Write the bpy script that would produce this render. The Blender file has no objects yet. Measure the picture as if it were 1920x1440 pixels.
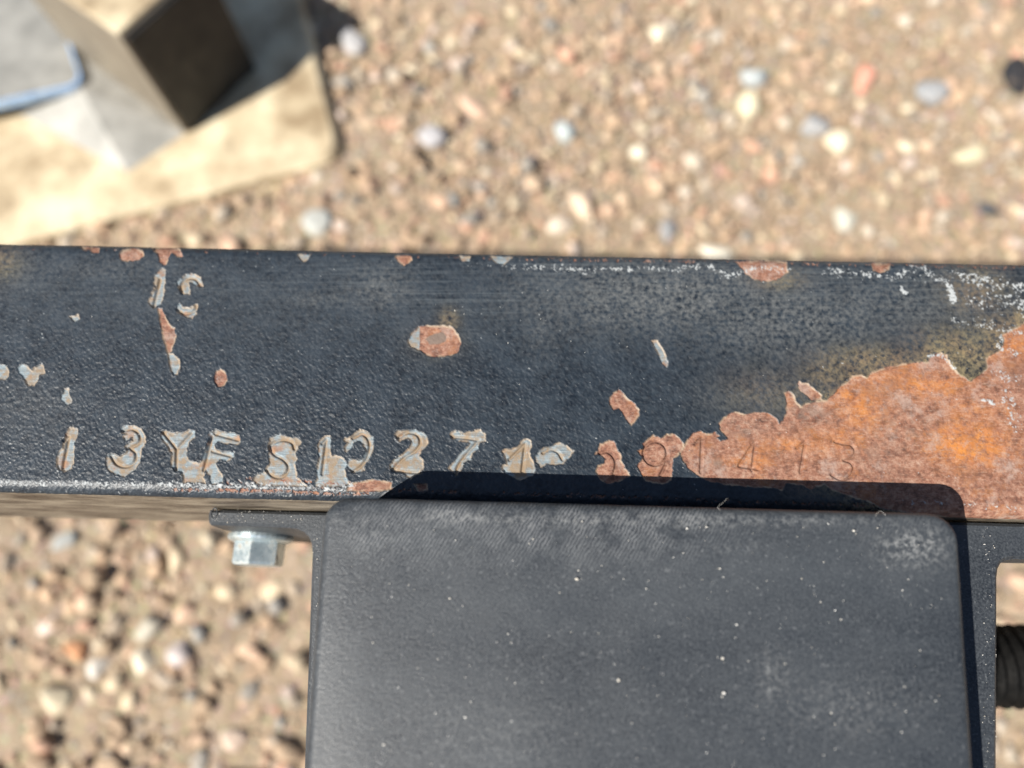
import bpy, math, random
import numpy as np
from math import radians, sin, cos, pi, atan2, sqrt
from mathutils import Vector, Matrix, Euler

random.seed(7); rng = np.random.default_rng(7)
sc = bpy.context.scene
col = sc.collection

# ------------------------------------------------------------------ camera
ZR = 0.33            # height of the rail's top face above the gravel
DC = 0.137           # camera height above the rail's top face
F = 1387.0           # focal length in pixels of the 1920 px wide photograph
cam_d = bpy.data.cameras.new("camera"); cam = bpy.data.objects.new("camera", cam_d); col.objects.link(cam)
cam.location = (0, 0, ZR + DC)
cam.rotation_euler = (radians(18), radians(0.5), 0)
cam_d.sensor_fit = 'HORIZONTAL'; cam_d.sensor_width = 36.0; cam_d.lens = F / 1920 * 36
cam_d.clip_start = 0.005; cam_d.clip_end = 200
cam_d.dof.use_dof = True; cam_d.dof.focus_distance = 0.1355; cam_d.dof.aperture_fstop = 8.2
sc.camera = cam

# ------------------------------------------------------------------ light
SX, SY = 0.74, 0.515                      # where a shadow falls per metre of height
sun_dir = Vector((-SX, -SY, 1)).normalized()
w = bpy.data.worlds.new("World"); sc.world = w; w.use_nodes = True
nt = w.node_tree
sky = nt.nodes.new('ShaderNodeTexSky'); sky.sky_type = 'NISHITA'; sky.sun_disc = False
sky.sun_elevation = math.asin(sun_dir.z); sky.sun_rotation = atan2(sun_dir.x, sun_dir.y)
bg = nt.nodes['Background']; bg.inputs['Strength'].default_value = 0.052
nt.links.new(sky.outputs[0], bg.inputs[0])
sl = bpy.data.lights.new("sun", 'SUN'); sl.energy = 5.0; sl.angle = radians(0.5); sl.color = (1, 0.955, 0.88)
sun = bpy.data.objects.new("sun", sl); col.objects.link(sun)
sun.rotation_euler = sun_dir.to_track_quat('Z', 'Y').to_euler()
sc.view_settings.view_transform = 'Standard'; sc.view_settings.look = 'None'
sc.view_settings.exposure = 0.74; sc.view_settings.gamma = 1.0; sc.view_settings.use_curve_mapping = False

# ------------------------------------------------------------------ helpers: geometry on known planes
CM = np.array(Euler((radians(18), radians(0.5), 0)).to_matrix())
CL = np.array((0, 0, ZR + DC))
def at(px, py, z):
    """the point of the horizontal plane at height z that the photograph shows at px, py"""
    d = CM @ np.array([(px - 960) / F, (720 - py) / F, -1.0])
    return CL + d * ((z - CL[2]) / d[2])
def project(P):
    q = (P - CL) @ CM
    return 960 - F * q[..., 0] / q[..., 2], 720 + F * q[..., 1] / q[..., 2]

def tag(o, label=None, cat=None, group=None, kind=None):
    for k, v in (('label', label), ('category', cat), ('group', group), ('kind', kind)):
        if v: o[k] = v
    return o
def empty(name, loc):
    o = bpy.data.objects.new(name, None); o.location = Vector(loc); o.empty_display_size = 0.01
    col.objects.link(o); return o
def link(name, me, mat, parent=None, smooth=True):
    o = bpy.data.objects.new(name, me); col.objects.link(o)
    if mat: me.materials.append(mat)
    if smooth: me.polygons.foreach_set('use_smooth', np.ones(len(me.polygons), bool))
    if parent is not None:
        o.parent = parent
        off = Vector(parent.location); p = parent.parent
        while p is not None: off += Vector(p.location); p = p.parent
        o.location = -off                        # meshes are written in world metres
    return o
def mesh_np(name, V, faces):
    """V (n,3), faces (m,k) of one size k"""
    me = bpy.data.meshes.new(name); V = np.asarray(V, np.float32); faces = np.asarray(faces, np.int32)
    m, k = faces.shape
    me.vertices.add(len(V)); me.vertices.foreach_set('co', V.ravel())
    me.loops.add(m * k); me.loops.foreach_set('vertex_index', faces.ravel())
    me.polygons.add(m); me.polygons.foreach_set('loop_start', np.arange(0, m * k, k, dtype=np.int32))
    me.update(calc_edges=True); return me
def mesh_py(name, V, faces):
    me = bpy.data.meshes.new(name); me.from_pydata([tuple(map(float, v)) for v in V], [], faces); me.update(); return me
def attr(me, name, arr):
    a = me.attributes.new(name, 'FLOAT', 'POINT'); a.data.foreach_set('value', np.asarray(arr, np.float32).ravel())
def attr_col(me, name, arr):
    a = me.attributes.new(name, 'FLOAT_COLOR', 'POINT'); a.data.foreach_set('color', np.asarray(arr, np.float32).ravel())

_T = np.random.default_rng(3).random((8, 256, 256))
def vnoise(x, y, s=0):
    xi = np.floor(x).astype(int); yi = np.floor(y).astype(int); fx = x - xi; fy = y - yi
    fx = fx * fx * (3 - 2 * fx); fy = fy * fy * (3 - 2 * fy); T = _T[s % 8]; o = s * 37
    g = lambda a, b: T[(a + o) & 255, (b + o) & 255]
    return (g(xi, yi) * (1 - fx) + g(xi + 1, yi) * fx) * (1 - fy) + (g(xi, yi + 1) * (1 - fx) + g(xi + 1, yi + 1) * fx) * fy
def fbm(x, y, sc_, octv=3, s=0):
    r = 0; a = 1; t = 0; f = 1.0 / sc_
    for i in range(octv):
        r = r + a * vnoise(x * f, y * f, s + i); t += a; a *= .5; f *= 2.03
    return r / t
def sstep(a, b, x):
    t = np.clip((x - a) / (b - a), 0, 1); return t * t * (3 - 2 * t)
def seg_dist(x, y, pts):
    d = np.full(x.shape, 1e9)
    for (ax, ay), (bx, by) in zip(pts[:-1], pts[1:]):
        dx, dy = bx - ax, by - ay; L = dx * dx + dy * dy + 1e-9
        t = np.clip(((x - ax) * dx + (y - ay) * dy) / L, 0, 1)
        d = np.minimum(d, (x - ax - t * dx) ** 2 + (y - ay - t * dy) ** 2)
    return np.sqrt(d)
def poly_sd(x, y, pts):
    d = seg_dist(x, y, pts + [pts[0]]); ins = np.zeros(x.shape, bool)
    for (ax, ay), (bx, by) in zip(pts, pts[1:] + [pts[0]]):
        if ay == by: continue
        c = ((ay > y) != (by > y)) & (x < (bx - ax) * (y - ay) / (by - ay) + ax); ins ^= c
    return np.where(ins, -d, d)
def smooth_line(pts, n=5):
    """Catmull-Rom through the points"""
    if len(pts) < 3: return pts
    P = [np.array(p, float) for p in pts]; P = [2 * P[0] - P[1]] + P + [2 * P[-1] - P[-2]]; out = []
    for i in range(1, len(P) - 2):
        for k in range(n):
            t = k / n; a, b, c, d = P[i - 1], P[i], P[i + 1], P[i + 2]
            out.append(tuple(.5 * (2 * b + (c - a) * t + (2 * a - 5 * b + 4 * c - d) * t * t + (3 * b - a - 3 * c + d) * t ** 3)))
    return out + [tuple(P[-2])]

# ------------------------------------------------------------------ helpers: materials
class NT:
    def __init__(s, name):
        s.m = bpy.data.materials.new(name); s.m.use_nodes = True; s.t = s.m.node_tree
        s.b = s.t.nodes['Principled BSDF']; s.tc = s.t.nodes.new('ShaderNodeTexCoord')
    def n(s, typ, **kw):
        nd = s.t.nodes.new(typ)
        for k, v in kw.items(): setattr(nd, k, v)
        return nd
    def L(s, a, b): s.t.links.new(a, b)
    def put(s, sock, v):
        if isinstance(v, bpy.types.NodeSocket): s.L(v, sock)
        else: sock.default_value = (*v, 1) if isinstance(v, tuple) and len(v) == 3 and sock.type == 'RGBA' else v
    def noise(s, scale, detail=3, rough=.55, stretch=None, dist=0.0, rot=None, out='Fac'):
        nd = s.n('ShaderNodeTexNoise'); nd.inputs['Scale'].default_value = scale
        nd.inputs['Detail'].default_value = detail; nd.inputs['Roughness'].default_value = rough; nd.inputs['Distortion'].default_value = dist
        src = s.tc.outputs['Object']
        if stretch or rot:
            mp = s.n('ShaderNodeMapping'); s.L(src, mp.inputs[0])
            if stretch: mp.inputs['Scale'].default_value = stretch
            if rot: mp.inputs['Rotation'].default_value = rot
            src = mp.outputs[0]
        s.L(src, nd.inputs['Vector']); return nd.outputs[out]
    def ramp(s, fac, stops):
        nd = s.n('ShaderNodeValToRGB'); e = nd.color_ramp.elements
        while len(e) < len(stops): e.new(.5)
        for el, (p, c) in zip(e, stops):
            el.position = p; el.color = (*c, 1) if isinstance(c, tuple) else (c, c, c, 1)
        s.put(nd.inputs[0], fac); return nd.outputs[0]
    def mix(s, fac, a, b):
        nd = s.n('ShaderNodeMix', data_type='RGBA'); s.put(nd.inputs[0], fac); s.put(nd.inputs[6], a); s.put(nd.inputs[7], b); return nd.outputs[2]
    def math(s, op, a, b=0.0, clamp=False):
        nd = s.n('ShaderNodeMath', operation=op); nd.use_clamp = clamp; s.put(nd.inputs[0], a); s.put(nd.inputs[1], b); return nd.outputs[0]
    def rng(s, v, a, b, c, d):
        nd = s.n('ShaderNodeMapRange'); s.put(nd.inputs[0], v)
        for i, x in enumerate((a, b, c, d)): nd.inputs[i + 1].default_value = x
        return nd.outputs[0]
    def at(s, name, out='Fac'):
        nd = s.n('ShaderNodeAttribute'); nd.attribute_name = name; return nd.outputs[out]
    def bump(s, h, dist, strength=1.0, prev=None):
        nd = s.n('ShaderNodeBump'); nd.inputs['Strength'].default_value = strength; nd.inputs['Distance'].default_value = dist
        s.put(nd.inputs['Height'], h)
        if prev is not None: s.L(prev, nd.inputs['Normal'])
        return nd.outputs[0]
    def done(s, color=None, rough=None, metal=None, normal=None, spec=None):
        for k, v in (('Base Color', color), ('Roughness', rough), ('Metallic', metal), ('Normal', normal), ('Specular IOR Level', spec)):
            if v is not None: s.put(s.b.inputs[k], v)
        return s.m

def mat_rail():
    n = NT('rail_surface')
    # powder coat
    p = n.mix(n.rng(n.noise(900, 4), .35, .7, 0, 1), (.005, .009, .015), (.023, .032, .042))
    p = n.mix(n.rng(n.noise(160, 3), .4, .7, 0, .6), p, (.030, .041, .054))
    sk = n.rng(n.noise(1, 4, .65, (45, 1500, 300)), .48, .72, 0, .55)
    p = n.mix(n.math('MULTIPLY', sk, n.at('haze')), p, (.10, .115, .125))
    d = n.math('MULTIPLY', n.at('dust'), n.rng(n.noise(1100, 4, .65), .38, .66, 0, 1))
    p = n.mix(d, p, n.mix(n.noise(300, 2), (.075, .080, .083), (.14, .142, .138)))
    t = n.math('MULTIPLY', n.at('stain'), n.rng(n.noise(900, 5, .8), .38, .60, 0, .95))
    p = n.mix(t, p, n.mix(n.rng(n.noise(140, 3), .35, .65, 0, 1), (.26, .205, .105), (.20, .135, .075)))
    sd = n.mix(n.rng(n.noise(1, 5, .7, (70, 300, 330)), .40, .62, 0, 1), (.055, .040, .028), (.29, .245, .185))
    p = n.mix(n.at('side'), p, sd)
    # bare steel
    br = n.noise(1, 4, .6, (260, 3400, 800))
    b = n.mix(n.rng(br, .35, .65, 0, 1), (.15, .19, .215), (.29, .34, .36))
    brown = n.math('ADD', n.rng(n.noise(420, 4, .6), .44, .60, 0, .85), n.math('ADD', n.math('MULTIPLY', n.at('groove'), .5), n.math('MULTIPLY', n.at('core'), n.rng(n.noise(600, 4, .65), .42, .60, 0, .5))), True)
    b = n.mix(brown, b, n.mix(n.noise(700, 3), (.18, .12, .07), (.27, .21, .145)))
    b = n.mix(n.rng(n.noise(330, 3, .5), .58, .70, 0, .7), b, (.27, .135, .07))
    # rust
    k = n.noise(470, 6, .78)
    r = n.ramp(k, [(.30, (.050, .022, .016)), (.42, (.135, .058, .037)), (.50, (.225, .100, .062)), (.58, (.29, .155, .104)), (.70, (.38, .25, .185))])
    og = n.math('ADD', n.math('MULTIPLY', n.at('orange'), n.rng(n.noise(520, 5, .7), .34, .56, 0, 1)), n.rng(n.noise(190, 6, .7), .55, .70, 0, .7), True)
    r = n.mix(og, r, n.mix(n.noise(500, 2), (.34, .095, .026), (.56, .23, .042)))
    r = n.mix(n.rng(n.noise(1300, 4, .65), .52, .72, 0, .8), r, (.13, .062, .042))
    r = n.mix(n.rng(n.noise(1, 4, .65, (700, 2200, 700)), .52, .70, 0, .6), r, (.40, .26, .185))
    r = n.mix(n.rng(n.noise(95, 5, .68), .50, .66, 0, .6), r, n.mix(n.noise(900, 3), (.085, .038, .026), (.20, .105, .072)))
    r = n.mix(n.rng(n.noise(150, 6, .72), .54, .66, 0, .65), r, n.mix(n.noise(1200, 3, .7), (.26, .18, .145), (.42, .32, .27)))
    r = n.mix(n.math('MULTIPLY', n.at('groove'), .38), r, (.09, .045, .03))
    r = n.mix(n.at('dark'), r, n.mix(n.noise(800, 3), (.12, .085, .066), (.20, .145, .115)))
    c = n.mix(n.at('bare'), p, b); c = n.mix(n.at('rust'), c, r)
    lip = n.at('lip'); c = n.mix(n.math('MULTIPLY', lip, .75), c, (.34, .26, .18))
    c = n.mix(n.at('salt'), c, n.mix(n.noise(900, 2), (.22, .24, .25), (.50, .51, .50)))
    mask = n.math('MAXIMUM', n.at('bare'), n.math('MAXIMUM', n.at('rust'), n.at('salt')))
    ro = n.math('ADD', n.rng(mask, 0, 1, .42, .72), n.rng(n.noise(1600, 3), .3, .7, -.08, .1))
    met = n.math('MULTIPLY', n.math('MULTIPLY', n.at('bare'), n.math('SUBTRACT', 1.0, brown, True)), .35)
    nb = n.bump(n.noise(3300, 4, .6), .00008, .85)
    return n.done(c, ro, met, nb)

def mat_plastic():
    n = NT('textured_plastic')
    g = n.noise(2600, 3, .6); m = n.noise(1, 5, .65, (22, 60, 40), rot=(0, 0, radians(40))); s2 = n.noise(1, 3, .55, (900, 2600, 900), rot=(0, 0, radians(28)))
    c = n.mix(n.rng(g, .36, .66, 0, 1), (.013, .016, .021), (.043, .049, .056))
    c = n.mix(n.rng(m, .36, .70, 0, .6), c, (.062, .069, .076))
    c = n.mix(n.rng(n.noise(1300, 3, .6), .62, .76, 0, .55), c, (.16, .165, .17))
    ro = n.math('ADD', n.rng(n.noise(140, 3), .3, .7, .40, .54), n.rng(g, .3, .7, -.06, .08))
    # raking scuffs near the rail side, mould texture everywhere
    wv = n.n('ShaderNodeTexWave'); wv.inputs['Scale'].default_value = 560; wv.inputs['Distortion'].default_value = 5.0
    wv.inputs['Detail'].default_value = 3; wv.inputs['Detail Scale'].default_value = 1.5
    mp = n.n('ShaderNodeMapping'); mp.inputs['Rotation'].default_value = (0, 0, radians(32)); n.L(n.tc.outputs['Object'], mp.inputs[0]); n.L(mp.outputs[0], wv.inputs[0])
    scuff = n.math('MULTIPLY', n.math('MULTIPLY', n.at('scuff'), wv.outputs['Fac']), n.rng(n.noise(260, 3), .36, .62, 0, 1))
    c = n.mix(n.math('MULTIPLY', scuff, .8), c, (.155, .16, .165))
    c = n.mix(n.math('MULTIPLY', n.at('chalk'), n.rng(n.noise(1100, 5, .75), .46, .64, 0, .85)), c, (.34, .34, .33))
    h = n.math('ADD', g, n.math('MULTIPLY', s2, .5))
    nb = n.bump(h, .00009, .8); nb = n.bump(scuff, .00007, .8, nb)
    return n.done(c, ro, None, nb)

def mat_simple(name, c0, c1, scale, rough=(.5, .7), metal=0.0, bump=None, detail=4, lo=.35, hi=.68):
    n = NT(name); f = n.noise(scale, detail, .6)
    c = n.mix(n.rng(f, lo, hi, 0, 1), c0, c1)
    nb = n.bump(n.noise(bump[0], 4, .6), bump[1], .8) if bump else None
    return n.done(c, n.rng(n.noise(scale * 2.7, 3), .3, .7, *rough), metal, nb)

def mat_stone():
    n = NT('stone')
    a = n.at('tint', 'Color')
    c = n.mix(n.rng(n.noise(420, 4, .6), .35, .7, 0, .5), a, n.mix(.5, a, (.62, .52, .40)))
    c = n.mix(n.rng(n.noise(900, 3, .6), .54, .72, 0, .5), c, (.14, .10, .075))
    c = n.mix(n.rng(n.noise(110, 3), .42, .66, 0, .55), c, (.28, .212, .142))       # clinging dirt
    return n.done(c, .85, 0.0, n.bump(n.noise(1300, 3), .0005, .6), .3)
def mat_pebble(c0, c1):
    n = NT('pebble_surface')
    c = n.mix(n.rng(n.noise(260, 4, .6), .36, .66, 0, 1), c0, c1)
    c = n.mix(n.rng(n.noise(130, 3), .50, .70, 0, .5), c, (.33, .235, .15))
    return n.done(c, .8, 0.0, n.bump(n.noise(900, 3), .0006, .6), .35)
def mat_ground():
    n = NT('sandy_ground')
    c = n.ramp(n.noise(90, 5, .65), [(.28, (.20, .150, .102)), (.47, (.28, .214, .147)), (.62, (.34, .265, .185)), (.8, (.40, .32, .235))])
    v = n.n('ShaderNodeTexVoronoi'); v.inputs['Scale'].default_value = 210; n.L(n.tc.outputs['Object'], v.inputs[0])
    c = n.mix(n.rng(v.outputs['Distance'], .0, .45, .55, 0), c, n.mix(.55, v.outputs['Color'], (.42, .29, .20)))
    nb = n.bump(v.outputs['Distance'], .003, -.7); nb = n.bump(n.noise(500, 4), .002, .7, nb)
    return n.done(c, .92, 0.0, nb, .2)

M_rail = mat_rail(); M_plastic = mat_plastic(); M_stone = mat_stone(); M_ground = mat_ground()
M_side = mat_simple('dusty_paint', (.10, .078, .055), (.27, .215, .15), 420, (.6, .8), 0, (1500, .00012))
def mat_zinc():
    n = NT('zinc_plate')
    c = n.mix(n.rng(n.noise(900, 4), .35, .68, 0, 1), (.50, .60, .63), (.70, .78, .80))
    gm = n.rng(n.noise(330, 5, .7), .52, .68, 0, .8); c = n.mix(gm, c, (.20, .15, .10))
    return n.done(c, n.math('ADD', n.rng(n.noise(1500, 3), .3, .7, .26, .4), n.math('MULTIPLY', gm, .3)), n.math('SUBTRACT', .8, gm, True), n.bump(n.noise(1800, 4, .6), .00003, .8))
M_zinc = mat_zinc()
M_hose = mat_simple('black_rubber', (.003, .003, .003), (.010, .0095, .009), 500, (.55, .75), 0, (900, .0001)); M_hose.node_tree.nodes['Principled BSDF'].inputs['Specular IOR Level'].default_value = .08

# ------------------------------------------------------------------ ground
gx = np.linspace(-1, 1, 181); gx = np.sign(gx) * (np.abs(gx) * .75 + np.abs(gx) ** 9 * 11)
X, Y = np.meshgrid(gx, gx + .15)
Z = (fbm(X + 50, Y + 50, .09, 3, 2) - .5) * .007 + (fbm(X + 50, Y + 50, .022, 2, 5) - .5) * .003 + .0008
I = np.arange(181 * 181).reshape(181, 181)
fc = np.stack([I[:-1, :-1], I[:-1, 1:], I[1:, 1:], I[1:, :-1]], -1).reshape(-1, 4)
ground = link('ground', mesh_np('ground', np.stack([X, Y, Z], -1).reshape(-1, 3), fc), M_ground)
tag(ground, 'brown sandy dirt ground under the gravel', 'ground', kind='structure')

# gravel stones
def ico(sub):
    t = (1 + 5 ** .5) / 2
    V = [(-1, t, 0), (1, t, 0), (-1, -t, 0), (1, -t, 0), (0, -1, t), (0, 1, t), (0, -1, -t), (0, 1, -t), (t, 0, -1), (t, 0, 1), (-t, 0, -1), (-t, 0, 1)]
    Fc = [(0, 11, 5), (0, 5, 1), (0, 1, 7), (0, 7, 10), (0, 10, 11), (1, 5, 9), (5, 11, 4), (11, 10, 2), (10, 7, 6), (7, 1, 8), (3, 9, 4), (3, 4, 2), (3, 2, 6), (3, 6, 8), (3, 8, 9), (4, 9, 5), (2, 4, 11), (6, 2, 10), (8, 6, 7), (9, 8, 1)]
    V = [np.array(v) / np.linalg.norm(v) for v in V]
    for _ in range(sub):
        mid = {}; nf = []
        def m(a, b):
            k = (min(a, b), max(a, b))
            if k not in mid: q = V[a] + V[b]; V.append(q / np.linalg.norm(q)); mid[k] = len(V) - 1
            return mid[k]
        for a, b, c in Fc:
            x, y, z = m(a, b), m(b, c), m(c, a); nf += [(a, x, z), (b, y, x), (c, z, y), (x, y, z)]
        Fc = nf
    return np.array(V), np.array(Fc)
ICO = {s: ico(s) for s in (0, 1, 2, 3)}
def stone_shape(sub, g, lump=.16):
    """an angular pebble: an icosphere cut by random planes, unit size"""
    V, Fc = ICO[sub]; V = V.copy()
    for _ in range(g.integers(8, 13)):
        nrm = g.normal(size=3); nrm /= np.linalg.norm(nrm); d = g.uniform(.42, .84)
        e = V @ nrm - d; V = V - np.outer(np.clip(e, 0, None) * .85, nrm)
    V *= 1 + lump * (g.random(len(V))[:, None] - .5) * (.6 if sub < 2 else .25)
    return V, Fc
SHAPES = {s: [stone_shape(s, np.random.default_rng(100 + i)) for i in range(14)] for s in (0, 1)}
TINTS = np.array([(.40, .27, .18), (.44, .29, .21), (.36, .25, .17), (.50, .36, .26), (.56, .45, .32), (.62, .53, .40), (.33, .27, .22), (.26, .25, .24), (.20, .20, .20), (.45, .25, .18), (.46, .40, .34), (.30, .21, .14), (.52, .42, .38)])
TP = np.array([16, 15, 14, 9, 7, 4, 9, 7, 4, 5, 6, 12, 5.]); TP /= TP.sum()
keep_out = []          # discs kept free for single pebbles
def gravel(n, x0, x1, y0, y1, rmin, rmax, sub, g, sink=.35, power=2.0):
    Vs, Fs, Cs = [], [], []; off = 0
    nx = int(sqrt(n * (x1 - x0) / (y1 - y0))); ny = int(n / nx)
    for i in range(nx):
        for j in range(ny):
            x = x0 + (i + g.random()) / nx * (x1 - x0); y = y0 + (j + g.random()) / ny * (y1 - y0)
            r = rmin + (rmax - rmin) * g.random() ** power
            if any((x - a) ** 2 + (y - b) ** 2 < (q + r * .6) ** 2 for a, b, q in keep_out): continue
            V, Fc = SHAPES[sub][g.integers(14)]
            s = r * np.array([g.uniform(.85, 1.35), g.uniform(.75, 1.0), g.uniform(.5, .95)])
            a = g.random() * 6.283; ti = g.normal() * .3; P = V * s
            P = P @ np.array([[1, 0, 0], [0, cos(ti), -sin(ti)], [0, sin(ti), cos(ti)]]) @ np.array([[cos(a), -sin(a), 0], [sin(a), cos(a), 0], [0, 0, 1]])
            P = P + (x, y, s[2] * (1 - sink * 2 * g.random()))
            c = TINTS[g.choice(len(TINTS), p=TP)] * g.uniform(.75, 1.45) * np.array((1.0, 1.0, .96))
            Vs.append(P); Fs.append(Fc + off); off += len(P); Cs.append(np.tile((*c, 1), (len(P), 1)))
    return np.concatenate(Vs), np.concatenate(Fs), np.concatenate(Cs)

# pebbles that can be told apart: px, py, half length and width in px, angle, colours, label
PEB = [
 (1625, 135, 36, 21, 80, (.62, .22, .15), (.70, .40, .30), 'red elongated pebble among the gravel at upper right'),
 (1752, 165, 32, 26, 10, (.24, .25, .26), (.36, .36, .36), 'dark grey angular pebble right of the red pebble'),
 (1530, 228, 32, 26, 40, (.27, .28, .29), (.42, .41, .40), 'grey pebble touching a cream pebble at upper right'),
 (1577, 258, 28, 24, 20, (.55, .47, .34), (.66, .58, .44), 'cream triangular pebble beside the grey pebble at upper right'),
 (1824, 281, 37, 25, 35, (.66, .56, .36), (.76, .67, .48), 'large pale yellow pebble at far right above the rail'),
 (1421, 133, 30, 24, 10, (.33, .37, .38), (.44, .46, .45), 'bluish grey pebble above a pale cream pebble'),
 (1413, 192, 25, 31, 20, (.58, .50, .33), (.70, .62, .46), 'pale cream oval pebble below the bluish grey pebble'),
 (1866, 384, 22, 16, 0, (.05, .055, .065), (.12, .12, .12), 'small charcoal pebble low at right above the rail'),
 (1258, 422, 26, 21, 60, (.22, .23, .24), (.34, .33, .32), 'grey pebble just above the middle of the rail'),
 (1062, 237, 21, 26, 10, (.36, .41, .41), (.48, .51, .49), 'pale blue grey pebble at the top centre of the gravel'),
 (812, 252, 30, 24, 10, (.36, .35, .36), (.46, .44, .44), 'lilac grey pebble right of the metal foot'),
 (664, 72, 24, 40, 20, (.36, .35, .35), (.46, .45, .44), 'long grey pebble beside the top right edge of the metal foot'),
 (884, 190, 36, 14, -38, (.58, .38, .28), (.66, .48, .36), 'slim pink pebble lying aslant near the metal foot'),
 (1091, 374, 19, 34, 20, (.60, .44, .32), (.70, .56, .42), 'long cream pebble standing upright above the rail'),
 (1051, 418, 28, 22, 10, (.62, .50, .38), (.72, .62, .50), 'bright cream pebble left of the long upright one'),
 (588, 412, 30, 27, 30, (.40, .41, .38), (.50, .50, .46), 'greenish grey pebble below the corner of the metal foot'),
 (1345, 470, 32, 20, -10, (.66, .60, .48), (.78, .72, .60), 'white pebble half hidden behind the rail edge'),
 (1590, 402, 23, 28, -20, (.46, .45, .38), (.56, .54, .46), 'olive grey pebble above the right end of the rail'),
 (1238, 52, 17, 18, 0, (.66, .58, .42), (.76, .68, .52), 'small round cream pebble at the top edge'),
 (1200, 278, 16, 15, 0, (.72, .64, .48), (.80, .74, .60), 'small bright round pebble near the centre of the gravel'),
 (262, 1243, 28, 33, 0, (.62, .54, .40), (.74, .67, .54), 'cream pebble under a lilac one, left of the box'),
 (332, 1222, 30, 32, 30, (.46, .40, .38), (.58, .51, .48), 'lilac pebble left of the black box'),
 (274, 1172, 38, 30, 20, (.34, .31, .25), (.46, .42, .34), 'large olive tan pebble below the bolt'),
 (342, 1146, 28, 26, 20, (.58, .38, .26), (.68, .50, .38), 'pink tan pebble below the bolt'),
 (133, 1222, 30, 22, -20, (.58, .27, .13), (.64, .38, .22), 'orange pebble at left below the rail'),
 (108, 1010, 32, 22, 15, (.25, .26, .25), (.38, .38, .36), 'grey green pebble just below the rail at left'),
 (92, 1312, 38, 34, 10, (.52, .44, .30), (.62, .54, .40), 'large yellowish pebble at lower left'),
 (172, 1252, 26, 28, 0, (.52, .48, .42), (.64, .60, .54), 'pale grey pebble right of the orange pebble'),
 (430, 1395, 34, 28, 0, (.54, .40, .31), (.64, .52, .42), 'pink cream pebble near the bottom edge beside the box'),
 (1915, 130, 26, 44, 0, (.008, .009, .012), (.03, .03, .035), 'black rounded stone cut by the right edge of the picture'),
]
for i, (px, py, a, b, ang, c0, c1, lab) in enumerate(PEB):
    P0 = at(px, py, .008); k = np.linalg.norm(at(px + 10, py, .008) - P0) / 10
    q_ = .86 if py > 900 else 1.0; ra, rb = a * k * 1.05 * q_, b * k * 1.05 * q_
    g = np.random.default_rng(500 + i); V, Fc = stone_shape(2, g, .1)
    V = V / np.abs(V).max(0) * np.array([ra, rb, min(ra, rb) * .8]); an = radians(ang)
    V = V @ np.array([[cos(an), sin(an), 0], [-sin(an), cos(an), 0], [0, 0, 1]])
    h = min(ra, rb) * .8; V = V + (P0[0], P0[1], h * .25)
    keep_out.append((P0[0], P0[1], max(ra, rb) * .85))
    me = mesh_np('pebble', V - (P0[0], P0[1], 0), Fc); o = link('pebble', me, mat_pebble(c0, c1), smooth=False); o.location = (P0[0], P0[1], 0)
    tag(o, lab, 'pebble', 'pebbles lying on the gravel')

g = np.random.default_rng(11); parts = []
parts.append(gravel(11500, -.55, .55, -.2, .62, .0024, .0078, 1, g, .42, 2.2))
parts.append(gravel(17000, -.55, .55, -.2, .62, .0012, .0030, 0, g, .3, 1.3))
for b in ((-1.0, -.55, -.55, .95), (.55, 1.0, -.55, .95), (-.55, .55, .62, .95), (-.55, .55, -.55, -.2)):
    parts.append(gravel((b[1] - b[0]) * (b[3] - b[2]) * 5000, *b, .004, .0125, 0, g))
off = 0; V = []; Fc = []; C = []
for a, b, c in parts: V.append(a); Fc.append(b + off); C.append(c); off += len(a)
me = mesh_np('gravel', np.concatenate(V), np.concatenate(Fc)); attr_col(me, 'tint', np.concatenate(C))
gr = link('gravel', me, M_stone, smooth=False); tag(gr, 'mixed pink, tan and grey gravel covering the ground', 'gravel', kind='stuff')

# ------------------------------------------------------------------ rail
ANG = radians(-1.56); U2 = np.array((cos(ANG), sin(ANG))); V2 = np.array((-sin(ANG), cos(ANG)))
VF = at(960, 470.5, ZR)[:2] @ V2; VN = at(960, 479.5, ZR)[:2] @ V2 - .05135; RR = .0026; HT = .040
def rail_pt(u, v, z): return np.array((*(u * U2 + v * V2), z))
def u_of(px, py, z=ZR): return at(px, py, z)[:2] @ U2
UL, UR_ = u_of(-150, 690), u_of(2075, 720)
rail = empty('frame_rail', rail_pt(0, (VF + VN) / 2, ZR - HT))
tag(rail, 'black painted square steel rail with stamped serial number, chipped paint and rust', 'steel rail')
# profile rows: (v, z, normal v, normal z)
rows = []
for z in np.linspace(-.010, -RR, 4)[:-1]: rows.append((VF, z, 1, 0))
for a in np.linspace(0, pi / 2, 15)[:-1]: rows.append((VF - RR + RR * cos(a), -RR + RR * sin(a), cos(a), sin(a)))
for v in np.linspace(VF - RR, VN + RR, 300)[:-1]: rows.append((v, 0, 0, 1))
for a in np.linspace(pi / 2, pi, 30)[:-1]: rows.append((VN + RR + RR * cos(a), -RR + RR * sin(a), cos(a), sin(a)))
for z in np.linspace(-RR, -HT + RR, 52)[:-1]: rows.append((VN, z, -1, 0))
for a in np.linspace(pi, 1.5 * pi, 9): rows.append((VN + RR + RR * cos(a), -HT + RR + RR * sin(a), cos(a), sin(a)))
rows = np.array(rows); NR = len(rows); NC = 1500
us = np.linspace(UL, UR_, NC)
VV = np.repeat(rows[:, 0:1], NC, 1); ZZ = np.repeat(rows[:, 1:2], NC, 1) + ZR; UU = np.repeat(us[None], NR, 0)
base = np.stack([UU * U2[0] + VV * V2[0], UU * U2[1] + VV * V2[1], ZZ], -1)
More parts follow.
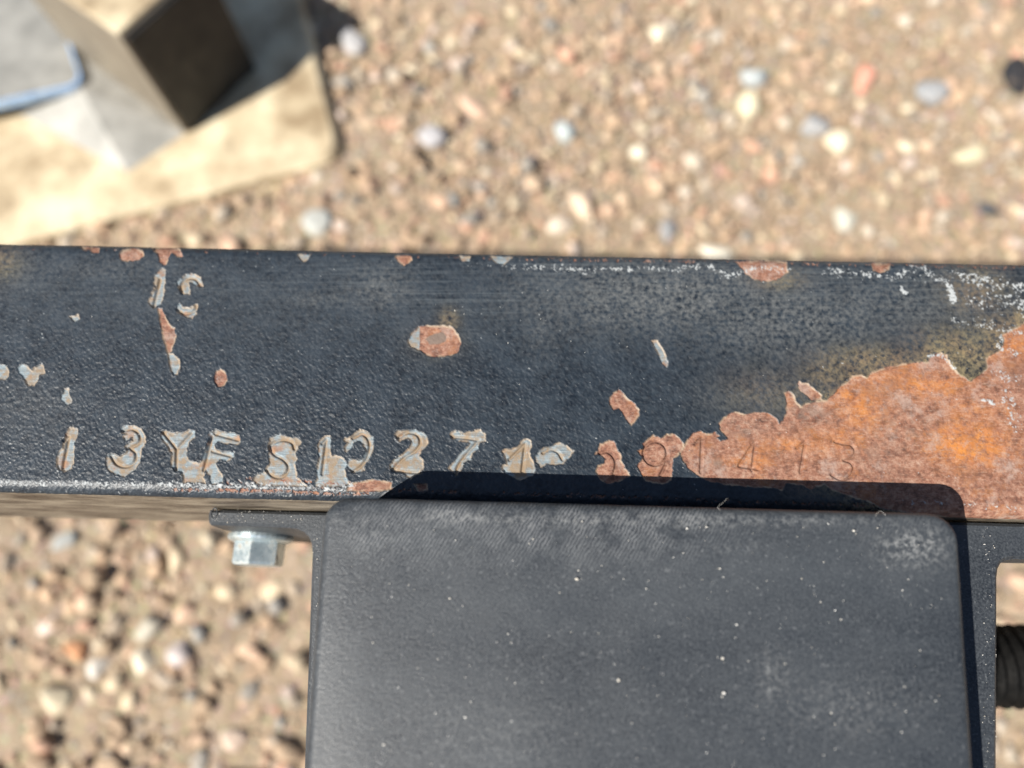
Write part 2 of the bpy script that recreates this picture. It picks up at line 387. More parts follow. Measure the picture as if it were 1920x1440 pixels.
nrm = np.stack([rows[:, 2:3] * V2[0] + 0 * UU, rows[:, 2:3] * V2[1] + 0 * UU, rows[:, 3:4] + 0 * UU], -1)
PX, PY = project(base)
topmask = np.repeat((rows[:, 3:4] > .25) & (rows[:, 1:2] > -RR), NC, 1)
sidef = np.repeat(np.clip(-rows[:, 2:3], 0, 1) * (rows[:, 1:2] <= -RR * .6), NC, 1)

wob = lambda s_, a, k: (fbm(PX, PY, s_, 3, k) - .5) * a
W = wob(9, 8, 1) + wob(26, 5, 4) + wob(4.5, 6, 6)
B, RU = 'bare', 'rust'
CH = [  # paint chips traced on the face of the rail
 (RU, [(150,463),(186,466),(186,474),(174,474),(168,468),(155,469)], 'small rusty chip at the top edge left'),
 (RU, [(224,477),(230,470),(250,467),(268,472),(270,480),(262,488),(238,491),(228,487)], 'oval pink rust chip at the top edge'),
 (RU, [(282,464),(300,464),(325,466),(338,470),(341,481),(332,481),(322,474),(314,486),(312,495),(306,499),(300,491),(297,478),(288,470)], 'T shaped rust chip at the top edge'),
 (B, [(289,518),(305,505),(311,507),(310,530),(309,548),(302,570),(296,572),(289,577),(281,570),(280,563),(286,550),(292,540),(288,530)], 'chip around the upper digit 1'),
 (B, [(335,540),(333,530),(342,520),(350,516),(365,515),(378,521),(381,538),(370,536),(360,530),(354,528),(354,540),(355,552),(345,552),(337,545)], 'curved chip beside the upper digit 1'),
 (B, [(331,575),(337,569),(343,577),(355,578),(369,573),(368,588),(360,597),(350,595),(340,589),(332,585)], 'crescent chip beside the upper digit 1'),
 (RU, [(296,577),(305,580),(311,598),(315,606),(326,616),(330,630),(325,650),(322,660),(316,662),(310,645),(304,625),(301,610),(298,592)], 'rusty drip below the upper digit 1'),
 (B, [(316,664),(325,664),(337,675),(338,690),(332,702),(325,704),(320,695),(318,680)], 'bare steel drop at the end of the drip'),
 (RU, [(402,708),(406,697),(414,693),(424,700),(426,712),(420,724),(410,726),(403,718)], 'small oval pink chip'),
 (B, [(-10,686),(10,685),(18,694),(16,706),(8,712),(-10,711)], 'round chip at the left edge of the picture'),
 (B, [(34,690),(42,684),(52,688),(60,698),(66,690),(80,686),(84,700),(72,704),(70,715),(66,724),(56,724),(48,716),(42,705),(35,700)], 'Y shaped blob chip at left'),
 (B, [(115,742),(122,731),(130,730),(130,740),(134,748),(135,756),(127,760),(120,754),(115,750)], 'small figure eight chip above the first digit'),
 (B, [(131,594),(140,594),(148,590),(149,598),(141,604)], 'tiny triangular chip'),
 (B, [(127,813),(130,806),(137,802),(146,804),(148,812),(146,820),(139,830),(140,838),(140,855),(139,870),(132,880),(122,885),(112,881),(108,874),(109,862),(106,855),(112,846),(119,842),(121,830)], 'chip around the first stamped digit 1'),
 (B, [(228,806),(236,799),(250,799),(264,807),(273,822),(274,830),(266,842),(264,852),(262,868),(254,880),(240,890),(230,894),(214,890),(203,882),(198,870),(202,854),(210,850),(218,856),(226,858),(236,852),(240,845),(236,838),(242,832),(250,828),(248,820),(236,828),(232,820),(238,814),(230,812)], 'chip around the first stamped digit 3'),
 (B, [(303,807),(310,808),(325,813),(345,812),(355,807),(367,808),(365,822),(355,830),(350,842),(348,850),(354,864),(372,870),(378,866),(382,880),(380,895),(385,905),(345,905),(345,892),(340,884),(330,884),(322,876),(322,850),(318,842),(312,832),(304,822)], 'chip around the stamped letter Y'),
 (B, [(391,812),(404,806),(415,811),(440,812),(449,818),(450,830),(444,834),(425,833),(408,828),(402,834),(404,842),(418,848),(430,846),(440,848),(438,858),(424,864),(412,862),(403,870),(410,880),(416,890),(418,905),(396,908),(394,892),(384,878),(378,874),(379,866),(385,850),(390,836),(394,824)], 'chip around the stamped letter F'),
 (B, [(505,832),(507,822),(516,818),(526,815),(540,820),(556,822),(566,830),(560,838),(555,850),(556,862),(552,872),(557,885),(556,895),(570,908),(575,912),(490,912),(476,902),(480,892),(490,888),(500,887),(500,878),(505,868),(503,855),(504,842)], 'chip around the stamped letter S'),
 (B, [(598,832),(604,822),(612,817),(620,818),(620,835),(621,855),(630,856),(645,860),(650,868),(646,880),(648,895),(658,910),(590,912),(594,898),(594,884),(597,870),(597,850)], 'chip around the digit 1 after the S'),
 (B, [(646,838),(652,830),(645,826),(648,822),(658,822),(665,812),(675,806),(690,810),(700,820),(701,832),(698,848),(693,860),(686,868),(684,882),(672,886),(660,884),(651,872),(656,862),(672,864),(682,858),(686,846),(682,834),(674,828),(664,830),(658,842),(650,848)], 'hook shaped chip around the stamped digit 9'),
 (B, [(741,815),(746,808),(760,806),(780,806),(792,812),(800,818),(803,830),(796,840),(788,848),(785,856),(793,864),(793,878),(780,890),(770,898),(755,888),(732,878),(735,866),(745,858),(758,850),(768,842),(772,832),(770,824),(760,822),(750,828),(744,822)], 'chip around the stamped digit 2'),
 (B, [(844,815),(852,809),(868,811),(885,808),(900,807),(910,815),(911,828),(900,830),(896,842),(886,850),(882,862),(870,868),(866,880),(856,892),(846,880),(842,878),(852,866),(858,856),(866,848),(875,840),(882,832),(872,828),(858,826),(848,822)], 'chip around the stamped digit 7'),
 (B, [(938,846),(948,843),(962,842),(974,838),(978,828),(986,824),(995,828),(997,838),(993,846),(995,858),(1000,870),(1003,880),(1000,890),(980,900),(960,896),(942,882),(943,872),(952,872),(948,860),(945,852)], 'star shaped chip around the digit 1 after the 7'),
 (B, [(1003,856),(1012,844),(1020,840),(1035,836),(1050,832),(1062,836),(1075,846),(1070,856),(1062,862),(1055,870),(1040,874),(1025,870),(1012,878),(1004,866)], 'wide chip around the stamped digit 0'),
 (RU, [(1115,852),(1122,845),(1126,834),(1138,828),(1150,828),(1156,838),(1158,846),(1164,855),(1163,864),(1168,872),(1174,882),(1180,892),(1165,900),(1140,908),(1125,898),(1118,885),(1120,875),(1132,870),(1135,862),(1130,855),(1122,850)], 'pink chip around the stamped digit 3 near the rust patch'),
 (RU, [(1195,846),(1207,842),(1206,832),(1215,822),(1225,816),(1238,822),(1250,815),(1265,816),(1275,826),(1283,838),(1274,850),(1262,860),(1261,885),(1258,900),(1245,908),(1210,902),(1200,885),(1194,874),(1200,866),(1206,858)], 'pink chip around the stamped digit 9 touching the rust patch'),
 (RU, [(1143,745),(1150,738),(1160,732),(1170,738),(1178,750),(1190,758),(1198,768),(1198,778),(1190,790),(1184,798),(1175,788),(1168,775),(1160,765),(1150,768),(1144,758)], 'salmon coloured chip above the stamped 3'),
 (RU, [(766,640),(770,628),(785,614),(800,612),(835,610),(850,616),(858,628),(864,645),(858,660),(845,666),(825,668),(815,670),(800,665),(785,656),(770,650)], 'oval rust chip with a grey centre'),
 (RU, [(741,482),(752,480),(770,480),(773,488),(765,494),(757,499),(748,492)], 'small pink chip at the middle of the top edge'),
 (B, [(558,478),(582,479),(578,488),(570,492),(562,486)], 'small grey chip at the top edge'),
 (B, [(860,481),(882,482),(880,491),(866,490)], 'thin grey chip at the top edge'),
 (B, [(918,481),(962,483),(945,497),(930,494)], 'tan chip at the top edge left of the salt'),
 (RU, [(1380,492),(1410,490),(1450,490),(1474,493),(1476,510),(1462,524),(1440,529),(1415,525),(1400,515)], 'dark red rust chip with white crust at the top edge'),
 (RU, [(1632,494),(1668,495),(1666,506),(1650,512),(1636,508)], 'small red rust chip at the top edge right'),
 (RU, [(1496,720),(1498,716),(1510,720),(1525,728),(1540,740),(1540,750),(1520,752),(1508,740),(1498,732)], 'leaf shaped flake above the rust patch'),
 (RU, [(1275,850),(1282,838),(1290,825),(1300,812),(1312,809),(1325,815),(1340,811),(1350,818),(1344,822),(1352,826),(1365,824),(1350,806),(1347,795),(1355,785),(1372,774),(1385,774),(1395,778),(1420,774),(1432,773),(1445,778),(1455,785),(1461,795),(1468,788),(1474,770),(1474,750),(1470,738),(1478,733),(1486,740),(1493,755),(1500,762),(1515,756),(1525,754),(1550,750),(1560,740),(1575,725),(1590,715),(1597,706),(1615,704),(1625,710),(1630,700),(1650,692),(1680,685),(1715,680),(1740,678),(1745,668),(1760,662),(1775,666),(1785,690),(1800,705),(1818,715),(1835,705),(1850,692),(1848,672),(1872,660),(1882,645),(1880,628),(1900,618),(1920,605),(1980,598),(2030,650),(2045,760),(2030,900),(2000,985),(1900,985),(1800,975),(1650,952),(1620,937),(1580,926),(1560,918),(1545,908),(1520,918),(1500,910),(1475,905),(1465,920),(1450,915),(1400,912),(1335,905),(1310,893),(1292,880),(1280,865)], 'large orange brown rust patch spreading over the right end'),
 (RU, [(655,908),(700,900),(735,905),(732,918),(690,922),(650,920)], 'rusty chip inside the box shadow at left'),
 (RU, [(775,908),(800,908),(802,918),(785,922)], 'small rusty chip inside the box shadow'),
 (B, [(1222,640),(1232,640),(1245,660),(1252,680),(1250,690),(1241,680),(1232,660)], 'thin grey scrape at the middle of the rail'),
]
NCH = len(CH); BIG = 35
ZB, ZRU, ZL = np.zeros_like(PX), np.zeros_like(PX), np.full(PX.shape, -1, int)
sdmin = np.full(PX.shape, 1e9)
for i, (kind, pts, _) in enumerate(CH):
    a = np.array(pts); m = (PX > a[:, 0].min() - 14) & (PX < a[:, 0].max() + 14) & (PY > a[:, 1].min() - 14) & (PY < a[:, 1].max() + 14) & topmask
    amp = 1.0 if len(pts) > 8 else .6
    sd = poly_sd(PX[m], PY[m], pts) + W[m] * (.55 if kind == B else .5) * amp
    k = np.clip(.5 - sd / 1.6, 0, 1)
    (ZB if kind == B else ZRU)[m] = np.maximum((ZB if kind == B else ZRU)[m], k)
    zl = ZL[m]; better = (sd < 0) & (sd < sdmin[m] + 0); zl[better] = i; ZL[m] = zl
    sdmin[m] = np.minimum(sdmin[m], sd)
# island of paint between the feet of Y and F, grey heart of the oval chip
dark = np.zeros_like(PX)
dk = poly_sd(PX, PY, [(797,636),(805,630),(815,626),(830,622),(838,630),(836,640),(822,645),(805,646)]) + W * .3
dark = np.maximum(dark, np.clip(.5 - dk / 2, 0, 1))
for cx, cy, rx, ry, s_ in ((1520,775,45,30,.55),(1395,800,40,22,.45),(1690,800,60,40,.35),(1345,868,14,9,.7),(1560,770,25,20,.4),(1640,850,60,30,.3)):
    dark = np.maximum(dark, s_ * np.exp(-(((PX - cx) / rx) ** 2 + ((PY - cy) / ry) ** 2)) * sstep(.35, .6, fbm(PX, PY, 8, 3, 6)))
orange = np.zeros_like(PX)
for cx, cy, rx, ry, s_ in ((1820,835,70,40,1.2),(1620,765,45,45,.8),(1590,745,40,25,.7),(1400,865,60,10,.5),(1480,835,70,15,.6),(1900,650,60,30,.7),(1700,720,120,30,.6),(1820,770,60,25,.5),(1560,830,60,30,.4)):
    orange = np.maximum(orange, s_ * np.exp(-(((PX - cx) / rx) ** 2 + ((PY - cy) / ry) ** 2)))
blue = (PX < 787) & (PX > 760) & (ZL == 27)          # the left end of the oval chip is bare steel
ZB[blue] = np.maximum(ZB[blue], ZRU[blue]); ZRU[blue] = 0

def band(pl, wd, dens, sc_=5.0, k=2):
    a = np.array(pl); m = (PX > a[:, 0].min() - 3 * wd) & (PX < a[:, 0].max() + 3 * wd) & (PY > a[:, 1].min() - 3 * wd) & (PY < a[:, 1].max() + 3 * wd)
    r = np.zeros_like(PX); x, y = PX[m], PY[m]
    f = np.exp(-(seg_dist(x, y, pl) / wd) ** 2) * dens
    nz = .62 * fbm(x, y, sc_, 3, k) + .38 * vnoise(x / 2.3, y / 2.3, 4); r[m] = sstep(.02, .26, nz - (1.0 - .62 * f) + .02) * (f > .02); return r
salt = np.zeros_like(PX)
for pl, wd, de in (
  ([(955,503),(1000,500),(1060,505),(1110,509)], 13, .82), ([(1110,506),(1290,502)], 9, .8), ([(700,492),(960,500)], 8, .55),
  ([(1255,508),(1300,500),(1330,501),(1362,520),(1390,510),(1425,502),(1480,506)], 13, .85),
  ([(1540,511),(1580,509),(1620,515),(1680,520),(1700,505),(1730,505),(1750,520),(1775,532)], 13, .88),
  ([(1790,514),(1830,526),(1860,530),(1935,540)], 22, .88), ([(1830,562),(1880,562),(1960,590)], 38, .78), ([(1560,516),(1800,520)], 26, .62),
  ([(1790,600),(1910,622)], 28, .72), ([(1740,668),(1765,666),(1790,692)], 6, 1.0), ([(1880,622),(1874,652),(1905,662)], 12, .95),
  ([(1850,692),(1905,712)], 22, .8), ([(1843,750),(1862,758)], 8, 1.0), ([(1888,740),(1905,800)], 26, .8), ([(1690,541),(1696,549)], 7, 1.3),
  ([(1780,538),(1786,562)], 9, 1.4), ([(-150,901),(0,904),(200,907),(400,910),(560,914),(660,918)], 11, .88), ([(380,905),(660,912)], 10, .9),
  ([(-150,916),(660,930)], 5, .62), ([(100,895),(500,900)], 16, .45), ([(1700,940),(1960,955)], 12, .7)):
    salt = np.maximum(salt, band(pl, wd, de))
speck = (fbm(PX, PY, 3.2, 1, 3) > .985) & (fbm(PX, PY, 60, 2, 5) > .48)
salt = np.maximum(salt, speck * .8 * topmask)
rust2 = np.zeros_like(PX)
for pl, wd, de in (([(330,918),(480,919),(640,926),(690,925)], 6, 1.0), ([(690,917),(1640,948)], 7, .78), ([(420,905),(650,915)], 10, .75), ([(0,466),(960,486)], 5, .62), ([(960,486),(1920,503)], 6, .8), ([(460,898),(560,902),(700,912)], 7, .9)):
    rust2 = np.maximum(rust2, band(pl, wd, de, 7.0, 5))
ZRU = np.maximum(ZRU, rust2 * (1 - sidef))
stain = np.zeros_like(PX); dust = np.zeros_like(PX)
for cx, cy, rx, ry, s_ in ((1640,680,110,30,.8),(1560,700,60,36,.6),(1800,662,95,45,.9),(1870,640,60,50,.8),(1440,735,90,45,.3),(1830,545,60,45,.6),(842,602,20,22,.6),(818,645,52,34,.2),(5,490,35,36,.5),(1460,525,50,20,.5)):
    stain = np.maximum(stain, s_ * np.exp(-(((PX - cx) / rx) ** 2 + ((PY - cy) / ry) ** 2)))
for cx, cy, rx, ry, s_ in ((1250,555,290,75,1.15),(1480,595,230,80,1.0),(715,540,70,45,.8),(600,562,80,22,.6),(1015,600,45,70,.6),(1660,570,240,70,.8),(200,505,220,28,.45),(60,510,80,60,.4),(1450,740,160,60,.45),(400,560,900,90,.22),(60,760,90,60,.35)):
    dust = np.maximum(dust, s_ * np.exp(-(((PX - cx) / rx) ** 2 + ((PY - cy) / ry) ** 2)))
dust = np.maximum(dust, sidef * 1.6); stain = np.maximum(stain, sidef * .5)
bigsd = poly_sd(PX, PY, CH[BIG][1])
stain = np.maximum(stain, 1.0 * np.exp(-np.clip(bigsd + wob(30, 40, 5), 0, None) / 22) * sstep(1410, 1620, PX) * topmask)
stain *= (1 - ZRU)

STROKES = [  # stamped characters: polylines, owner chip (-1: the face itself), label
 ([[(300,524),(288,574)]], 3, 'stamped digit 1 of the upper row'),
 ([[(376,536),(366,523),(350,522),(340,534),(342,550)], [(333,580),(345,588),(362,584),(369,575)]], 4, 'stamped curved digit of the upper row'),
 ([[(120,827),(129,820),(118,877)]], 13, 'stamped digit 1, first of the row'),
 ([[(231,808),(246,804),(260,813),(262,827),(252,836),(243,840)], [(243,840),(254,850),(252,866),(236,875),(218,870),(208,855)]], 14, 'stamped digit 3'),
 ([[(306,811),(331,842)], [(359,812),(331,842)], [(331,842),(330,881)]], 15, 'stamped letter Y'),
 ([[(398,818),(382,882)], [(402,813),(446,825)], [(396,845),(432,855)]], 16, 'stamped letter F'),
 ([[(552,842),(547,830),(530,825),(513,830),(507,840),(514,852),(530,861),(540,873),(538,886),(525,895),(510,892),(501,883)]], 17, 'stamped letter S'),
 ([[(604,832),(612,824),(604,889)]], 18, 'stamped digit 1 after the S'),
 ([[(662,822),(678,814),(690,823),(693,841),(686,862),(674,877),(662,884)]], 19, 'stamped digit 9'),
 ([[(748,820),(764,811),(782,815),(788,830),(778,846),(760,857),(744,872),(737,882)], [(737,882),(788,887)]], 20, 'stamped digit 2'),
 ([[(848,819),(870,821),(898,825)], [(898,825),(876,850),(859,874),(855,890)]], 21, 'stamped digit 7'),
 ([[(955,862),(985,832),(979,884)]], 22, 'stamped digit 1 after the 7'),
 ([[(1018,849),(1032,843),(1046,848),(1055,862)]], 23, 'stamped digit 0'),
 ([[(1124,850),(1138,847),(1150,856),(1155,870),(1152,885),(1149,898)]], 24, 'stamped digit 3 near the rust patch'),
 ([[(1229 + 22 * cos(t), 850 + 22 * sin(t)) for t in np.linspace(0, 6.283, 13)], [(1251,852),(1248,872),(1238,892)]], 25, 'stamped digit 9 near the rust patch'),
 ([[(1303,833),(1316,821),(1314,886)]], BIG, 'stamped digit 1, first inside the rust patch'),
 ([[(1417,828),(1410,882)], [(1415,828),(1386,872)], [(1386,874),(1423,880)]], BIG, 'stamped digit 4 in the rust patch'),
 ([[(1494,840),(1510,828),(1501,886)]], BIG, 'stamped digit 1 between the 4 and the 3'),
 ([[(1566,828),(1580,832),(1596,834),(1604,845),(1598,858),(1583,863)], [(1583,863),(1596,868),(1601,880),(1593,895),(1576,899),(1559,890)]], BIG, 'stamped digit 3, last of the row'),
]
groove = np.zeros_like(PX); gd = np.full(PX.shape, 99.); GL = np.full(PX.shape, -1, int)
for i, (lines, own, _) in enumerate(STROKES):
    for ln in lines:
        ln = smooth_line(ln) if len(ln) > 3 else ln
        a = np.array(ln); m = (PX > a[:, 0].min() - 12) & (PX < a[:, 0].max() + 12) & (PY > a[:, 1].min() - 12) & (PY < a[:, 1].max() + 12)
        d = seg_dist(PX[m], PY[m], ln); g0 = gd[m]; l0 = GL[m]; l0[(d < 3.4) & (d < g0)] = i; GL[m] = l0; gd[m] = np.minimum(g0, d)
groove = np.clip(1 - gd / 4.2, 0, 1) * np.where(ZL == BIG, .85, 1.15); rimup = np.exp(-((gd - 6.0) / 2.2) ** 2)
mask = np.maximum(np.maximum(ZB, ZRU), dark * 0)
# height of the surface in metres
wr = fbm(PX, PY, 3.9, 2, 1) - .5; wr2 = fbm(PX * .8 + PY * .3, PY, 7, 2, 6) - .5; rel = .55 + .45 * sstep(560, 720, PY)
paint_h = .00017 + (wr * .00013 + wr2 * .00006) * rel + (fbm(PX, PY, 60, 2, 3) - .5) * .00008
rust_h = (fbm(PX, PY, 4.5, 3, 2) - .5) * .00010 + (fbm(PX, PY, 40, 3, 4) - .5) * .00012 - .00002
bare_h = (fbm(PX * .12, PY, 3.5, 2, 5) - .5) * .00004 - .00004
inner = np.where(ZRU >= ZB, rust_h, bare_h)
side_h = (fbm(UU * 9000 * .15, ZZ * 9000, 14, 3, 2) - .5) * .00035
H = paint_h * (1 - mask) + inner * mask
H = H * (1 - sidef) + side_h * sidef
lipv = np.exp(-((sdmin - 1.8) / 1.7) ** 2) * topmask
H += lipv * .00004 * (fbm(PX, PY, 14, 2, 2) > .42)
H += salt * .00008 + rimup * .00002 * topmask - sstep(0, 1, groove) * .00036 * topmask
P = base + nrm * H[..., None]
lip = np.exp(-((sdmin + .6) / 1.5) ** 2) * topmask * sstep(.38, .6, fbm(PX, PY, 12, 2, 7))
# normals of the whole skin so that the pieces shade as one surface
du = np.gradient(P, axis=1); dv = np.gradient(P, axis=0); NN = np.cross(dv, du)
NN *= np.sign(np.sum(NN * nrm, -1, keepdims=True)); NN /= np.linalg.norm(NN, axis=-1, keepdims=True)
I = np.arange(NR * NC).reshape(NR, NC)
quads = np.stack([I[:-1, :-1], I[1:, :-1], I[1:, 1:], I[:-1, 1:]], -1).reshape(-1, 4)
cl = ZL[:-1, :-1].ravel(); gl = GL[:-1, :-1].ravel()
Pf = P.reshape(-1, 3); Nf = NN.reshape(-1, 3)
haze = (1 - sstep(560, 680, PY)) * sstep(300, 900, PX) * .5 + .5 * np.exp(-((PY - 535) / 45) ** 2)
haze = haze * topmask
core = sstep(3.0, 9.0, -sdmin) * (sdmin < 0)
ATT = dict(core=core, side=sidef, haze=haze, bare=ZB, rust=ZRU, salt=salt, stain=stain, dust=dust, groove=groove, dark=dark, orange=orange, lip=lip)
ATT = {k: np.clip(v, 0, 1.6 if k == 'dust' else 1).ravel() for k, v in ATT.items()}
def piece(name, sel, parent):
    q = quads[sel]; ids, inv = np.unique(q.ravel(), return_inverse=True)
    me = mesh_np(name, Pf[ids], inv.reshape(-1, 4))
    for k, v in ATT.items(): attr(me, k, v[ids])
    o = link(name, me, M_rail, parent)
    me.normals_split_custom_set_from_vertices(Nf[ids].tolist()); return o
in_gl = gl >= 0
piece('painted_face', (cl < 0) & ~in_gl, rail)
chips = {}
for i, (kind, _, lab) in enumerate(CH):
    s_ = (cl == i) & ~in_gl
    if s_.sum() < 3: continue
    chips[i] = tag(piece('rust_patch' if i == BIG else 'paint_chip', s_, rail), lab)
for i, (_, own, lab) in enumerate(STROKES):
    s_ = gl == i
    if s_.sum() < 3: continue
    tag(piece('stamped_character', s_, chips.get(own, rail)), lab)

# the tube under the skin, running on past both ends of the picture
def outline(ins):
    o = []
    for cv, cz, a0 in ((VF - RR, ZR - RR, 0), (VN + RR, ZR - RR, pi / 2), (VN + RR, ZR - HT + RR, pi), (VF - RR, ZR - HT + RR, 1.5 * pi)):
        for a in np.linspace(a0, a0 + pi / 2, 7): o.append((cv + (RR - ins) * cos(a), cz + (RR - ins) * sin(a)))
    return o
V = []; fcs = []; st = [(UL - .30, 0), (UL + .0002, 0), (UL + .0003, .0008), (UR_ - .0003, .0008), (UR_ - .0002, 0), (UR_ + .30, 0)]
for u, ins in st:
    for v, z in outline(ins): V.append(rail_pt(u, v, z))
n = 28
for k in range(len(st) - 1):
    for i in range(n): j = (i + 1) % n; fcs.append((k * n + i, (k + 1) * n + i, (k + 1) * n + j, k * n + j))
fcs.append(tuple(range(n))); fcs.append(tuple(range((len(st) - 1) * n, len(st) * n))[::-1])
me = mesh_py('tube_body', V, fcs); sv = np.array([1.0 if np.array(v[:2]) @ V2 < VN + RR * .4 else 0.0 for v in V]); attr(me, 'side', sv); attr(me, 'dust', sv); attr(me, 'haze', (1 - sv) * .3)
link('tube_body', me, M_rail, rail, smooth=False)

# ------------------------------------------------------------------ black box bolted to the rail
ZT = ZR + .0160
def line_x(a, b, c, d):
    a, b, c, d = map(np.array, (a, b, c, d)); r = b - a; s_ = d - c
    t = ((c - a)[0] * s_[1] - (c - a)[1] * s_[0]) / (r[0] * s_[1] - r[1] * s_[0]); return a + r * t
Lf, Rt, Fr, Nr = ((604, 960), (568, 1440)), ((1802, 985), (1832, 1440)), ((640, 930), (1790, 961)), ((500, 1900), (1900, 1925))
plan = [at(*line_x(*Fr, *Lf), ZT)[:2], at(*line_x(*Fr, *Rt), ZT)[:2], at(*line_x(*Nr, *Rt), ZT)[:2], at(*line_x(*Nr, *Lf), ZT)[:2]]
plan = plan[::-1]     # counter-clockwise
cen = np.mean(plan, 0)
# keep the far wall clear of the rail
for i, p in enumerate(plan):
    v = p @ V2
    if v > VN - .0006: plan[i] = p + V2 * (VN - .0006 - v)
def ring(ins, rad, k=7):
    out = []; n = 4; L = []
    for i in range(n):
        a, b = plan[i], plan[(i + 1) % n]; d = (b - a) / np.linalg.norm(b - a); nn = np.array((-d[1], d[0])); L.append((a + nn * ins, d))
    C = []
    for i in range(n):
        (a, d), (b, e) = L[i - 1], L[i]; C.append(line_x(a, a + d, b, b + e))
    for i in range(n):
        p = C[i]; d0 = (C[i - 1] - p); d1 = (C[(i + 1) % n] - p); d0 /= np.linalg.norm(d0); d1 /= np.linalg.norm(d1)
        half = math.acos(np.clip(d0 @ d1, -1, 1)) / 2; bis = (d0 + d1); bis /= np.linalg.norm(bis)
        r = max(rad - ins, .0008); c = p + bis * r / sin(half); t0 = p + d0 * r / math.tan(half); t1 = p + d1 * r / math.tan(half)
        a0 = atan2(*(t0 - c)[::-1]); a1 = atan2(*(t1 - c)[::-1]); da = (a1 - a0 + pi) % (2 * pi) - pi
        for q in range(k): out.append(c + r * np.array((cos(a0 + da * q / (k - 1)), sin(a0 + da * q / (k - 1)))))
    return out
box = empty('plastic_box', (*cen, ZR - .045))
tag(box, 'black textured plastic box with rounded corners bolted against the rail', 'plastic box')
RB = .0019; prof = [(-.0006, ZR - .045), (-.0004, ZR - .012), (0, ZT - RB)]
for a in np.linspace(0, pi / 2, 9)[1:]: prof.append((RB * (1 - cos(a)), ZT - RB + RB * sin(a)))
prof += [(.0030, ZT + .00012), (.0050, ZT + .00028), (.0085, ZT + .00042), (.014, ZT + .00046)]
V = []; fcs = []; n = 28
for ins, z in prof:
    for p in ring(ins, .0042): V.append((*p, z))
for k in range(len(prof) - 1):
    for i in range(n): j = (i + 1) % n; fcs.append((k * n + i, k * n + j, (k + 1) * n + j, (k + 1) * n + i))
fcs.append(tuple(range((len(prof) - 1) * n, len(prof) * n)))
me = mesh_py('box_body', V, fcs)
far_v = np.array([np.array(v[:2]) @ V2 for v in V])
body = link('box_body', me, M_plastic, box)
# finer skin on top so that the scuffs sit where they are: attribute needs vertices
import bmesh
bm = bmesh.new(); bm.from_mesh(me); top = bm.faces[:][-1] if len(bm.faces) else None
bm.faces.ensure_lookup_table()
bmesh.ops.triangulate(bm, faces=[f for f in bm.faces if len(f.verts) > 4])
for _ in range(5):
    bmesh.ops.subdivide_edges(bm, edges=[e for e in bm.edges if e.calc_length() > .0025 and min(v.co.z for v in e.verts) > ZT - .004], cuts=1, use_grid_fill=True)
bm.to_mesh(me); bm.free()
co = np.zeros(len(me.vertices) * 3); me.vertices.foreach_get('co', co); co = co.reshape(-1, 3)
bx, by = project(co)
sc_ = np.exp(-((by - 985) / 60) ** 2) * sstep(600, 720, bx) * (1 - sstep(1220, 1450, bx)) * 1.3 + .25 * np.exp(-((by - 980) / 40) ** 2) * sstep(1500, 1600, bx)
attr(me, 'scuff', np.clip(sc_, 0, 1))
ck = np.zeros(len(bx))
for cx, cy, rx, ry, k_ in ((1715, 1025, 60, 34, .9), (1200, 975, 500, 14, .5), (860, 968, 70, 14, .7), (700, 1000, 40, 40, .3), (1360, 1035, 55, 8, .5), (1090, 1050, 10, 25, .6), (1450, 1270, 22, 50, .5), (1580, 1330, 160, 60, .22), (900, 1380, 200, 80, .18)):
    ck = np.maximum(ck, k_ * np.exp(-(((bx - cx) / rx) ** 2 + ((by - cy) / ry) ** 2)))
attr(me, 'chalk', ck); me.polygons.foreach_set('use_smooth', np.ones(len(me.polygons), bool))

def plate(name, pts, z0, z1, mat, parent, bev=.0006):
    """extruded outline with a small chamfer round its upper edge; pts counter-clockwise in the plan"""
    pts = [np.array(p) for p in pts]; n = len(pts)
    area = sum(pts[i][0] * pts[(i + 1) % n][1] - pts[(i + 1) % n][0] * pts[i][1] for i in range(n))
    if area < 0: pts = pts[::-1]
    ins = []
    for i in range(n):
        a, p, b = pts[i - 1], pts[i], pts[(i + 1) % n]; d0 = (p - a) / (np.linalg.norm(p - a) + 1e-12); d1 = (b - p) / (np.linalg.norm(b - p) + 1e-12)
        m = np.array((-d0[1], d0[0])) + np.array((-d1[1], d1[0])); m = m / max(np.linalg.norm(m), 1e-6); c = max(m @ np.array((-d0[1], d0[0])), .4)
        ins.append(p + m * bev / c)
    V = [(*p, z0) for p in pts] + [(*p, z1 - bev) for p in pts] + [(*p, z1) for p in ins]
    fcs = [tuple(range(n))[::-1], tuple(range(2 * n, 3 * n))]
    for k in (0, n):
        for i in range(n): j = (i + 1) % n; fcs.append((k + i, k + j, k + n + j, k + n + i))
    me = mesh_py(name, V, fcs); o = link(name, me, mat, parent, smooth=False); attr(me, 'scuff', np.zeros(len(V))); return o
zl = ZR - .013
def fe(px, gap=.0005): return (rail_pt(u_of(px, 950, zl), VN - gap, 0))[:2]
Pl = lambda px, py: at(px, py, zl)[:2]
fil = [(540, 989), (556, 991), (569, 997), (578, 1006), (583, 1019), (585, 1036)]
left = [fe(393), fe(700)] + [Pl(720, 1300), Pl(720, 1850), Pl(556, 1850), Pl(570, 1440)] + [Pl(*p) for p in fil[::-1]] + [Pl(394, 984), Pl(390, 979), Pl(389, 966)]
nv = min(p @ V2 for p in plan) + .003
def trim(pts): return [p if p @ V2 > nv else p + V2 * (nv - p @ V2) for p in pts]
plate('mounting_flange', trim(left), ZR - .044, zl, M_plastic, box)
zr2 = ZR - .0032
fe2 = lambda px: rail_pt(u_of(px, 970, zr2), VN - .0005, 0)[:2]
P2 = lambda px, py: at(px, py, zr2)[:2]
